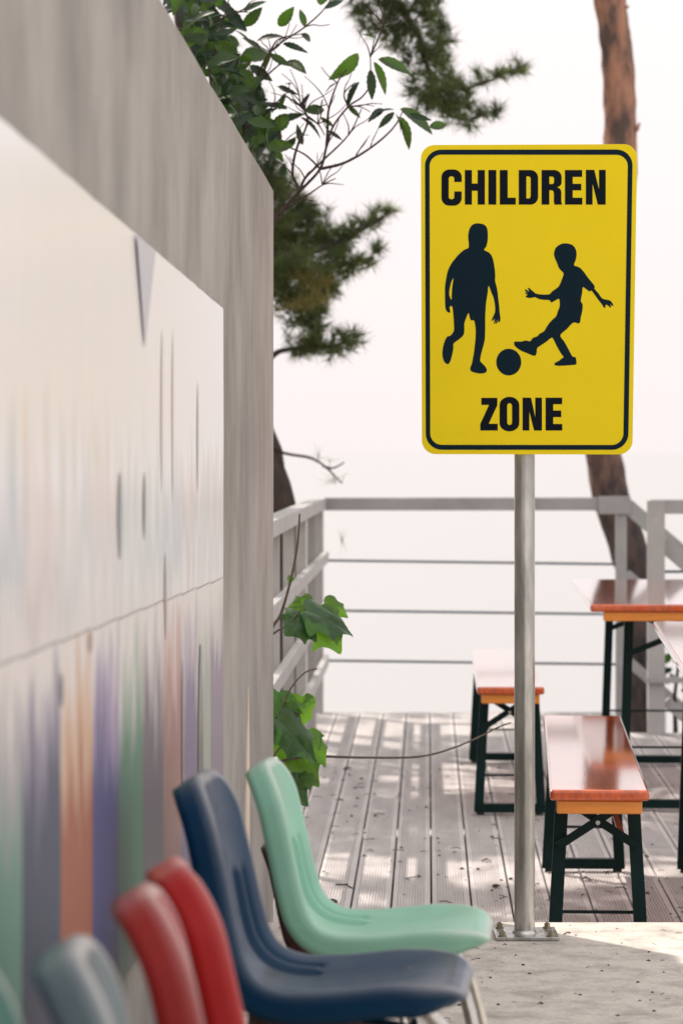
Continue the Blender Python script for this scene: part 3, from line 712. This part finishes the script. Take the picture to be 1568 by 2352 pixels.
# ------------------------------------------------------------------ trees
def needles(mb, c, r, n, rng, ln=0.085, wd=0.0016, tuft=26):
    """tufts of pine needles scattered in a ball of radius r"""
    for _ in range(n):
        while True:
            q = Vector((rng.uniform(-1, 1), rng.uniform(-1, 1), rng.uniform(-1, 1)))
            if q.length < 1: break
        base = c + Vector((q.x * r, q.y * r * 1.2, q.z * r * 0.85))
        ax = (Vector((rng.uniform(-1, 1), rng.uniform(-1, 1), rng.uniform(-0.2, 1))) + q * 0.8).normalized()
        for k in range(tuft):
            d = (ax * 0.8 + Vector((rng.gauss(0, .6), rng.gauss(0, .6), rng.gauss(0, .6)))).normalized()
            s = d.cross(Vector((rng.uniform(-1, 1), rng.uniform(-1, 1), rng.uniform(-1, 1)))).normalized() * wd
            p = base + ax * rng.uniform(-0.03, 0.03); l_ = ln * rng.uniform(0.7, 1.2); o = len(mb.v)
            mb.v += [tuple(p - s), tuple(p + s), tuple(p + d * l_)]; mb.f.append((o, o + 1, o + 2))
def fast_build(mb, name, mt, parent):
    me = bpy.data.meshes.new(name); me.from_pydata(mb.v, [], mb.f); me.update(); return link(name, me, mt, parent)

rng = random.Random(11)
ZL = 14.2
pine = empty('pine_tree', P(640, 1700, ZL) - Vector((0, 0, 0.6)), 0); tag(pine, 'dark pine tree with low boughs behind the end of the wall', 'tree')
OFF = pine.location
def loc_child(mb, name, mt, par, **kw):
    mb.v = [tuple(Vector(v) - par.location) for v in mb.v]; return mb.build(name, mt, par, **kw)
trunk_pts = [pine.location + Vector((0, 0, -0.6))] + [P(x, y, ZL + dz) for x, y, dz in ((656, 1500, 0), (652, 1300, 0), (640, 1160, 0), (592, 1000, .1), (535, 800, .2), (500, 500, .4), (440, 200, .6), (420, -300, .9), (470, -900, 1.2), (440, -1500, 1.4))]
loc_child(MB().tube(smooth_path(trunk_pts, 4), [0.10 - 0.055 * i / 40 for i in range(len(smooth_path(trunk_pts, 4)))], 12, wob=0.25), 'trunk', M['bark_dark'], pine, smooth=True)
CLA = [(650,470,55),(690,520,62),(650,585,55),(730,570,62),(690,620,60),(770,555,38),(800,540,24),(838,518,20),(868,500,18),(890,488,13),(780,610,38),(815,605,16),(845,600,16),(862,575,9),(660,680,42),(720,665,45),(755,650,28),(690,720,40),(720,740,28),(690,790,34),(740,790,36),(785,790,28),(810,780,20),(640,640,40),(735,700,24),
       (610,420,45),(590,360,40),(640,430,35),(570,300,34),(560,240,36),(530,190,34),(500,120,30),(620,500,60),(610,560,60)]
CLB = [(862,20,36),(905,35,34),(950,45,30),(990,25,30),(880,70,24),(930,80,22),(1000,60,22),(975,110,22),(985,150,26),(965,195,30),(1000,215,34),(1040,195,26),(1075,215,18),(1105,182,14),(1140,170,12),(1175,160,13),(1190,155,8),(1040,255,26),(1075,280,18),(1110,262,12),(1135,258,7),(1020,270,18),(840,-20,50),(930,-30,60),(1010,-30,40),(1000,110,26),(1020,150,24),(1030,225,30),(985,240,26),(950,140,22),(1060,245,22),(1015,85,22),(905,100,18),(850,60,20)]
crown = MB(); old = MB()
for (x, y, r) in CLA:
    zz = ZL + rng.uniform(-0.35, 0.35); rm = r * zz / F
    needles(crown, P(x, y, zz), rm * 1.06, max(6, int(30 * (r / 40) ** 1.6)), rng, ln=0.072, wd=0.0024)
for (x, y, r) in ((700, 650, 26), (730, 660, 24), (685, 700, 22), (740, 690, 20)):
    needles(old, P(x, y, ZL - 0.45), r * ZL / F, 5, rng)
crown.v = [tuple(Vector(v) - OFF) for v in crown.v]; old.v = [tuple(Vector(v) - OFF) for v in old.v]
tag(fast_build(crown, 'foliage', M['needle'], pine), kind='stuff'); tag(fast_build(old, 'dry_foliage', M['needle_old'], pine), kind='stuff')
def bough(par, pts, r0, r1, mt=None, z=ZL):
    pp = smooth_path([P(x, y, z + dz) for x, y, dz in pts], 5); n_ = len(pp)
    return loc_child(MB().tube(pp, [r0 + (r1 - r0) * i / (n_ - 1) for i in range(n_)], 8, wob=0.2), 'bough', mt or M['bark_dark'], par, smooth=True)
bough(pine, [(545, 620, .2), (620, 585, 0), (700, 580, 0), (790, 550, 0), (890, 490, 0)], 0.035, 0.006)
bough(pine, [(560, 780, .2), (620, 640, 0), (700, 620, 0), (780, 610, 0), (858, 590, 0)], 0.03, 0.006)
bough(pine, [(580, 880, .1), (628, 815, 0), (680, 800, 0), (740, 795, 0), (815, 785, 0)], 0.016, 0.005)
bough(pine, [(490, 440, .4), (600, 400, .1), (650, 470, 0), (700, 520, 0)], 0.03, 0.008)
bough(pine, [(425, -150, .6), (640, -90, .4), (830, -60, .1), (950, 60, 0), (985, 160, 0), (1060, 205, 0), (1190, 155, 0)], 0.026, 0.004)
bough(pine, [(985, 160, 0), (1010, 240, 0), (1060, 275, 0), (1130, 258, 0)], 0.014, 0.004)
bough(pine, [(590, 1010, .1), (650, 1040, 0), (715, 1052, 0), (750, 1075, 0), (785, 1110, 0)], 0.009, 0.003, M['twig'])
bough(pine, [(740, 1070, 0), (765, 1075, 0), (790, 1062, 0)], 0.006, 0.003, M['twig'])
for mb_, cl in ((MB(), CLB),):
    for (x, y, r) in cl:
        zz = ZL + rng.uniform(-0.3, 0.3); needles(mb_, P(x, y, zz), 1.2 * r * zz / F, max(6, int(20 * (r / 34) ** 1.5)), rng, ln=0.07, wd=0.0024)
    needles(mb_, P(775, 1100, ZL), 0.03, 2, rng, tuft=9); needles(mb_, P(730, 1055, ZL), 0.03, 2, rng, tuft=6); needles(mb_, P(790, 1238, ZL), 0.02, 1, rng, tuft=8)
    mb_.v = [tuple(Vector(v) - OFF) for v in mb_.v]; tag(fast_build(mb_, 'foliage', M['needle'], pine), kind='stuff')
# its high crown, above the picture, that shades the deck
hi = MB(); hb = MB(); r2 = random.Random(5)
top = trunk_pts[-1]
for k in range(84):
    an = r2.uniform(0, 2 * math.pi); rr = math.sqrt(r2.uniform(0.02, 1)) * 3.9; hz = r2.uniform(4.2, 6.6)
    c = Vector((-2.2 + rr * math.cos(an), 16.0 + rr * math.sin(an), hz))
    hb.tube([trunk_pts[-3 + k % 3], (trunk_pts[-3 + k % 3] + c) * 0.5 + Vector((0, 0, 0.2)), c], [0.025, 0.014, 0.006], 6)
    for q in range(8):
        cc = c + Vector((r2.gauss(0, .27), r2.gauss(0, .27), r2.gauss(0, .12)))
        needles(hi, cc, 0.17, 18, r2, ln=0.12, wd=0.010, tuft=16)
hi.v = [tuple(Vector(v) - OFF) for v in hi.v]; hb.v = [tuple(Vector(v) - OFF) for v in hb.v]
tag(fast_build(hi, 'crown', M['needle'], pine), kind='stuff'); hb.build('bough', M['bark_dark'], pine, smooth=True)

# right pine: bare reddish trunk behind the sign
ZR = 17.2
rp = empty('pine_tree', P(1468, 1760, ZR) + Vector((0, 0, -1.2))); tag(rp, 'leaning pine with reddish bark rising behind the yellow sign', 'tree')
tp = [rp.location] + [P(x, y, ZR) for x, y in ((1480, 1640), (1476, 1450), (1452, 1300), (1405, 1150), (1386, 1050), (1378, 900), (1395, 650), (1420, 420), (1424, 300), (1420, 180), (1410, 80), (1396, -40), (1385, -300), (1400, -700), (1440, -1200))]
sp = smooth_path(tp, 6); n_ = len(sp)
tm = MB().tube(sp, [0.118 - 0.03 * min(1, i / (n_ * 0.7)) for i in range(n_)], 18, wob=0.16)
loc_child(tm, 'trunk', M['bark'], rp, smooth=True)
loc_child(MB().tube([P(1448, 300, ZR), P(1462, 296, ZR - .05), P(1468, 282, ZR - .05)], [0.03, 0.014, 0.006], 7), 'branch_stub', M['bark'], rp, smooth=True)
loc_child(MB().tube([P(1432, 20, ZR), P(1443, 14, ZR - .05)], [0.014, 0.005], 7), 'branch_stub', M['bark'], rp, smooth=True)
hi = MB(); hb = MB(); r2 = random.Random(8)
for k in range(26):
    an = r2.uniform(0, 2 * math.pi); rr = math.sqrt(r2.uniform(0.02, 1)) * 2.6; hz = r2.uniform(5.0, 7.2)
    c = Vector((1.4 + rr * math.cos(an), 17.0 + rr * math.sin(an), hz))
    hb.tube([tp[-1 - k % 3], (tp[-1 - k % 3] + c) * 0.5 + Vector((0, 0, 0.2)), c], [0.035, 0.02, 0.008], 6)
    for q in range(8):
        needles(hi, c + Vector((r2.gauss(0, .38), r2.gauss(0, .38), r2.gauss(0, .14))), 0.26, 5, r2, ln=0.13, wd=0.006, tuft=16)
hi.v = [tuple(Vector(v) - rp.location) for v in hi.v]; hb.v = [tuple(Vector(v) - rp.location) for v in hb.v]
tag(fast_build(hi, 'crown', M['needle'], rp), kind='stuff'); hb.build('bough', M['bark_dark'], rp, smooth=True)

# ---- broad-leaved tree leaning over the wall
def leaf_mesh(name, mt, wide=0.36, serr=0.0, curl=0.18):
    N_ = 12; vs = []; fs = []
    for i in range(N_ + 1):
        t = i / N_; hw = wide * 0.5 * (math.sin(math.pi * t ** 0.85) ** 0.8) * (1 + serr * (1 if i % 2 else -1)) if 0 < i < N_ else 0.004
        z = -curl * t * t
        vs += [(-hw, t, z + 0.16 * hw * 2), (-hw * .5, t, z + 0.05 * hw), (0, t, z), (hw * .5, t, z + 0.05 * hw), (hw, t, z + 0.16 * hw * 2)]
    for i in range(N_):
        for k in range(4): a = i * 5 + k; fs.append((a, a + 1, a + 6, a + 5))
    me = MB().add(vs, fs).mesh(name); me.materials.append(mt); me.polygons.foreach_set('use_smooth', [True] * len(me.polygons)); return me
LM = [leaf_mesh('leaf', M['leaf'], .42, .05, .15), leaf_mesh('leaf', M['leaf_dark'], .36, .08, .3), leaf_mesh('leaf', M['leaf'], .5, .04, .4)]
ZB = 9.4
bt = empty('broadleaf_tree', (-0.75, ZB + 0.2, -0.62)); tag(bt, 'broad-leaved tree with sparse green leaves reaching over the wall', 'tree')
def put_leaf(par, me, base, tip, roll, wscale=1.0, name='leaf'):
    d = tip - base; l_ = d.length; y = d.normalized()
    up = Vector((0.1, -0.9, 0.45)); x = y.cross(up)
    if x.length < 0.05: x = Vector((1, 0, 0))
    x.normalize(); z = x.cross(y)
    Mx = Matrix((x, y, z)).transposed() @ Matrix.Rotation(roll, 3, 'Y')
    o = bpy.data.objects.new(name, me); COL.objects.link(o); o.parent = par
    o.matrix_local = Matrix.Translation(base - par.location) @ Mx.to_4x4() @ Matrix.Diagonal((l_ * wscale, l_, l_, 1))
    return o
def stem(par, pts, r0, r1, z, mt=None, name='branch'):
    pp = smooth_path([P(x, y, z + (d[0] if d else 0)) for x, y, *d in pts], 5); k = len(pp)
    return loc_child(MB().tube(pp, [r0 + (r1 - r0) * i / (k - 1) for i in range(k)], 7, wob=0.15), name, mt or M['twig'], par, smooth=True)
loc_child(MB().tube(smooth_path([bt.location - Vector((0,0,.1)), (-0.72, ZB + .2, 0.6), P(470, 760, ZB + .1), P(560, 590, ZB), P(640, 490, ZB)], 5), [0.035 - 0.024 * i / 20 for i in range(21)], 9, wob=.15), 'trunk', M['twig'], bt, smooth=True)
STEMS = [[(640,490),(690,438),(735,388),(750,335),(765,290),(800,245),(832,222),(850,190),(850,130)],
         [(735,388),(780,378),(815,362),(850,340),(885,312),(908,286),(925,255)],
         [(750,335),(752,300),(755,250),(775,190),(795,160)], [(735,388),(700,355),(650,330),(640,300)],
         [(690,438),(672,400),(680,345),(700,300),(706,270),(690,245),(650,215)], [(706,270),(730,285),(745,310)], [(700,255),(750,240)],
         [(560,590),(545,430),(560,300),(585,200),(620,120),(700,62),(745,20),(770,-20)], [(620,120),(640,90),(690,78)], [(585,200),(640,150),(675,140)],
         [(545,430),(500,300),(480,160),(470,60),(450,-30)], [(480,160),(500,90),(520,20),(530,-20)], [(470,60),(540,30),(570,28)],
         [(560,300),(600,270),(630,240),(660,212)], [(640,490),(690,460),(740,425),(770,410)], [(800,245),(790,215),(815,190)],[(850,130),(880,60),(900,0)],[(690,438),(700,410),(740,370),(800,310),(830,250)]]
for s in STEMS:
    stem(bt, [(x, y, rng.uniform(-.04, .04)) for x, y in s], 0.0052 if len(s) > 4 else 0.0032, 0.0016, ZB)
for _ in range(95):
    s0 = rng.choice(STEMS); i0 = rng.randrange(len(s0) - 1); x, y = s0[i0]; an = rng.uniform(-2.6, -0.3); l_ = rng.uniform(30, 95); pts = [(x, y, 0)]
    for q in range(3):
        an += rng.uniform(-.45, .45); x += l_ / 3 * math.cos(an); y += l_ / 3 * math.sin(an); pts.append((x, y, rng.uniform(-.05, .05)))
    stem(bt, pts, 0.0022, 0.0010, ZB, None, 'twig')
LV = [((822,122),(770,190),.75,2),((868,136),(948,164),.8,0),((858,142),(892,215),.7,0),((850,160),(856,226),.8,1),((825,188),(785,242),.8,1),
      ((700,256),(752,248),.7,0),((662,262),(622,306),1.3,0),((690,270),(748,306),.6,1),((660,250),(612,232),.8,1),((690,245),(712,212),.6,1),
      ((905,252),(862,250),.9,1),((905,258),(868,292),.8,1),((918,250),(1000,300),1.0,0),((985,292),(1028,284),.9,0),((918,268),(948,345),.65,0),((908,262),(930,300),.5,1),
      ((640,198),(672,212),.5,1),((668,195),(655,188),.5,0),((600,120),(560,80),1.0,0),((620,125),(665,150),.7,0),((650,100),(700,112),.6,1),((735,12),(745,-40),1.2,0),((560,60),(600,20),.9,0),((590,95),(640,70),.8,1),((600,175),(560,215),1.0,0),((575,150),(625,185),.9,1),((545,110),(500,160),1.2,0),((640,60),(672,20),.9,0),((560,215),(585,270),1.0,1),((940,262),(985,275),.7,1),((880,250),(850,268),.8,1),((775,190),(742,205),.6,1),((800,245),(826,268),.6,0),((625,120),(600,165),1.0,0),((655,215),(640,250),.8,0),((690,78),(725,95),.7,1),((700,62),(690,20),.8,0),((745,20),(790,-6),.7,1),((660,140),(700,160),.7,0),((640,300),(605,330),.8,1),((752,300),(785,318),.6,1),((765,290),(735,268),.6,0),((560,28),(610,-4),.9,0),((520,20),(555,60),.9,1),((620,270),(590,310),.9,1),((600,270),(640,285),.7,0),((880,60),(915,40),.6,1),((865,90),(835,75),.6,0)]
for (b, t, w_, k) in LV:
    put_leaf(bt, LM[k], P(*b, ZB + rng.uniform(-.03, .03)), P(*t, ZB + rng.uniform(-.06, .06)), rng.uniform(-.8, .8), w_ * 1.15)
for _ in range(150):
    t = rng.random()
    x = rng.uniform(395, 470) + 190 * t * rng.uniform(0.5, 1.0); y = -40 + 330 * t + rng.uniform(-70, 60)
    an = rng.uniform(0, 2 * math.pi); l_ = rng.uniform(42, 84); zz = ZB + rng.uniform(-.25, .45)
    put_leaf(bt, LM[rng.choice((0, 1, 1, 2))], P(x, y, zz), P(x + l_ * math.cos(an), y + l_ * math.sin(an) * .8 + 14, zz + rng.uniform(-.05, .05)), rng.uniform(-1.2, 1.2), rng.uniform(.8, 1.2))

for _ in range(90):
    t = rng.random(); x = 385 + 230 * t + abs(rng.gauss(0, 34)); y = -20 + 380 * t + rng.uniform(-50, 20)
    an = rng.uniform(0, 2 * math.pi); l_ = rng.uniform(34, 70); zz = ZB + rng.uniform(-.1, .6)
    put_leaf(bt, LM[rng.choice((0, 1, 1))], P(x, y, zz), P(x + l_ * math.cos(an), y + l_ * math.sin(an) * .8 + 10, zz + rng.uniform(-.05, .05)), rng.uniform(-1.0, 1.0), rng.uniform(.8, 1.2))
# ---- climbing vine at the end of the wall
def lobed(name, mt, seed):
    rr = random.Random(seed)
    half_ = [(0, 0), (.10, -.06), (.26, -.08), (.40, .02), (.50, .20), (.40, .30), (.37, .42), (.44, .62), (.30, .64), (.16, .78), (0, 1.0)]
    pts = [(x * rr.uniform(.92, 1.08), y) for x, y in half_] + [(-x * rr.uniform(.9, 1.05), y) for x, y in half_[-2:0:-1]]
    pts = [tuple(p)[:2] for p in smooth_path([Vector((x, y, 0)) for x, y in pts], 3, True)]
    bm = bmesh.new(); vv = [bm.verts.new((x, y, 0)) for x, y in pts]; c = bm.verts.new((0, .32, 0))
    for i in range(len(vv)): bm.faces.new((vv[i], vv[(i + 1) % len(vv)], c))
    bmesh.ops.subdivide_edges(bm, edges=bm.edges, cuts=2, use_grid_fill=True)
    b1, b2, ph = rr.uniform(.5, .9), rr.uniform(.2, .5), rr.uniform(0, 6)
    for v in bm.verts:
        x, y = v.co.x, v.co.y
        v.co.z = b1 * abs(x) * .55 - b2 * (y - .3) ** 2 - 1.1 * x * x + 0.035 * math.sin(9 * x + ph) * math.cos(7 * y + ph)
    me = bpy.data.meshes.new(name); bm.normal_update(); bm.to_mesh(me); bm.free(); me.materials.append(mt)
    me.polygons.foreach_set('use_smooth', [True] * len(me.polygons)); return me
IV = [lobed('leaf', M['ivy'], 1), lobed('leaf', M['ivy_dark'], 2), lobed('leaf', M['ivy'], 3)]
ZI = 8.42
vine = empty('vine', (wallx(ZI) - 0.05, ZI, -0.55)); tag(vine, 'green climbing vine with lobed leaves at the end of the wall', 'vine')
def vleaf(k, b, t, nx, ny, nz, wsc=1.0, dz=0.0, tz=0.0):
    """leaf with its face turned towards (nx, ny, nz)"""
    base = P(*b, ZI + dz); tip = P(*t, ZI + dz + tz); d = (tip - base) * 0.9; y = d.normalized(); n_ = Vector((nx, ny, nz)); x = y.cross(n_).normalized(); z = x.cross(y)
    o = bpy.data.objects.new('leaf', IV[k]); COL.objects.link(o); o.parent = vine
    o.matrix_local = Matrix.Translation(base - vine.location) @ Matrix((x, y, z)).transposed().to_4x4() @ Matrix.Diagonal((d.length * wsc, d.length, d.length, 1))
loc_child(MB().tube(smooth_path([vine.location - Vector((0,0,.1)), P(608, 2000, ZI), P(600, 1700, ZI), P(618, 1470, ZI), P(645, 1410, ZI), P(668, 1330, ZI), P(683, 1250, ZI), P(688, 1180, ZI)], 5), [0.007 - 0.0045 * i / 35 for i in range(36)], 8), 'stem', M['dry_twig'], vine, smooth=True)
for pts in ([(600,1480),(635,1450),(665,1432),(690,1400)], [(604,1700),(640,1640),(668,1580),(700,1545),(728,1536)], [(606,1780),(640,1720),(690,1700)], [(606,1900),(650,1850),(670,1820)],[(604,1690),(650,1635),(690,1640)]):
    stem(vine, pts, 0.0035, 0.002, ZI, M['dry_twig'], 'stem')
stem(vine, [(606,1760,0),(700,1738,.05),(830,1740,.3),(960,1738,.6),(1040,1718,.8),(1110,1688,1.0),(1140,1672,1.05),(1172,1660,1.1)], 0.0042, 0.0022, ZI, M['dry_twig'], 'tendril')
vleaf(1, (700, 1425), (648, 1460), -.1, -1, .5, 1.9, 0, -.03)
vleaf(2, (715, 1385), (655, 1395), -.3, -1, .35, 1.0, .03)
vleaf(2, (722, 1412), (792, 1510), .2, -1, .3, 1.05, .01, -.02)
vleaf(1, (706, 1400), (832, 1462), .3, -.8, .75, .75, -.03, .05)
vleaf(0, (745, 1385), (808, 1420), .2, -1, .3, .9, .05)
vleaf(0, (690, 1640), (640, 1600), -.2, -1, .3, .9); vleaf(1, (640, 1590), (622, 1690), 0, -1, .2, 1.0, .02)
vleaf(0, (695, 1600), (690, 1690), .3, -1, .1, .9, .04); vleaf(0, (700, 1606), (728, 1612), .1, -1, .4, 1.4, .02)
vleaf(1, (638, 1650), (742, 1765), -.2, -.8, .7, .72, -.03); vleaf(0, (702, 1690), (758, 1768), .4, -1, .1, .9, .03)
vleaf(2, (668, 1722), (742, 1818), .1, -1, .2, .9, .06); vleaf(1, (655, 1795), (716, 1858), .1, -1, .35, 1.05, .03); vleaf(1, (632, 1780), (648, 1860), -.2, -1, .2, 1.0, .05)
vleaf(0, (670, 1325), (660, 1340), 0, -1, .2, 1.2); vleaf(0, (635, 1700), (655, 1760), -.4, -1, .3, .9, .02); vleaf(2, (628, 1850), (690, 1915), 0, -1, .3, 1.0, .03)
vleaf(0, (720, 1690), (748, 1688), .3, -1, .6, 1.3, .05); vleaf(2, (690, 1790), (738, 1800), .2, -1, .5, 1.1, .04)

# shrub behind the thick post at the right
ZV = 15.0
sh = empty('shrub', P(1560, 1800, ZV) - Vector((0, 0, .9))); tag(sh, 'leafy green shrub growing behind the thick grey post', 'shrub')
loc_child(MB().tube([sh.location, P(1552, 1750, ZV), P(1548, 1600, ZV), P(1560, 1500, ZV), P(1590, 1420, ZV)], [0.02, .015, .01, .007, .004], 7), 'stem', M['twig'], sh, smooth=True)
for k in range(46):
    x = rng.uniform(1528, 1640); y = rng.choice((rng.uniform(1500, 1580), rng.uniform(1590, 1700), rng.uniform(1480, 1760)))
    if x < 1545 and rng.random() < .3: continue
    an = rng.uniform(0, 6.28); l_ = rng.uniform(22, 36); zz = ZV + rng.uniform(-.1, .3)
    put_leaf(sh, LM[rng.choice((0, 2, 1))], P(x, y, zz), P(x + l_ * math.cos(an), y + l_ * math.sin(an) + 8, zz), rng.uniform(-1, 1), 1.4)

# ------------------------------------------------------------------ litter on the ground
def litter(name, label, n, area, seed, size):
    rr = random.Random(seed); mb = MB()
    for _ in range(n):
        x, y, z = area(rr); s = size * rr.uniform(.4, 1.4) * (2.0 if rr.random() < .06 else 1)
        an = rr.uniform(0, 6.28); c, d = math.cos(an), math.sin(an)
        k = rr.random()
        if k < .55:      # crumb of bark or curled leaf
            pr_ = [(-1, -.5, 0), (0, -.7, .5), (1, -.2, .2), (.8, .6, .1), (-.2, .7, .6), (-.9, .4, .1), (0, 0, .9)]
            vs = [(x + (a * c - b * d) * s, y + (a * d + b * c) * s, z + e * s * .7) for a, b, e in pr_]
            mb.add(vs, [(0, 1, 6), (1, 2, 6), (2, 3, 6), (3, 4, 6), (4, 5, 6), (5, 0, 6)])
        else:            # twig or needle
            l_ = s * rr.uniform(2, 6)
            mb.tube([(x, y, z + .001), (x + c * l_ * .5 + d * l_ * .08, y + d * l_ * .5 - c * l_ * .08, z + .002 + s * .2), (x + c * l_, y + d * l_, z + .001)], s * .13, 4)
    o = mb.build(name, M['litter']); tag(o, label, 'litter', kind='stuff'); return o
litter('litter', 'dry twigs and bark crumbs scattered on the concrete', 800, lambda r_: (r_.uniform(-.3, 2.2), 7.42 - 3.2 * r_.random() ** 1.1, 0.0), 3, 0.0042)
litter('litter', 'dry leaves and crumbs scattered on the deck boards', 900, lambda r_: (r_.uniform(-.25, 2.4), 7.6 + 5.5 * r_.random() ** 1.4, DECK + 0.001), 4, 0.0080)
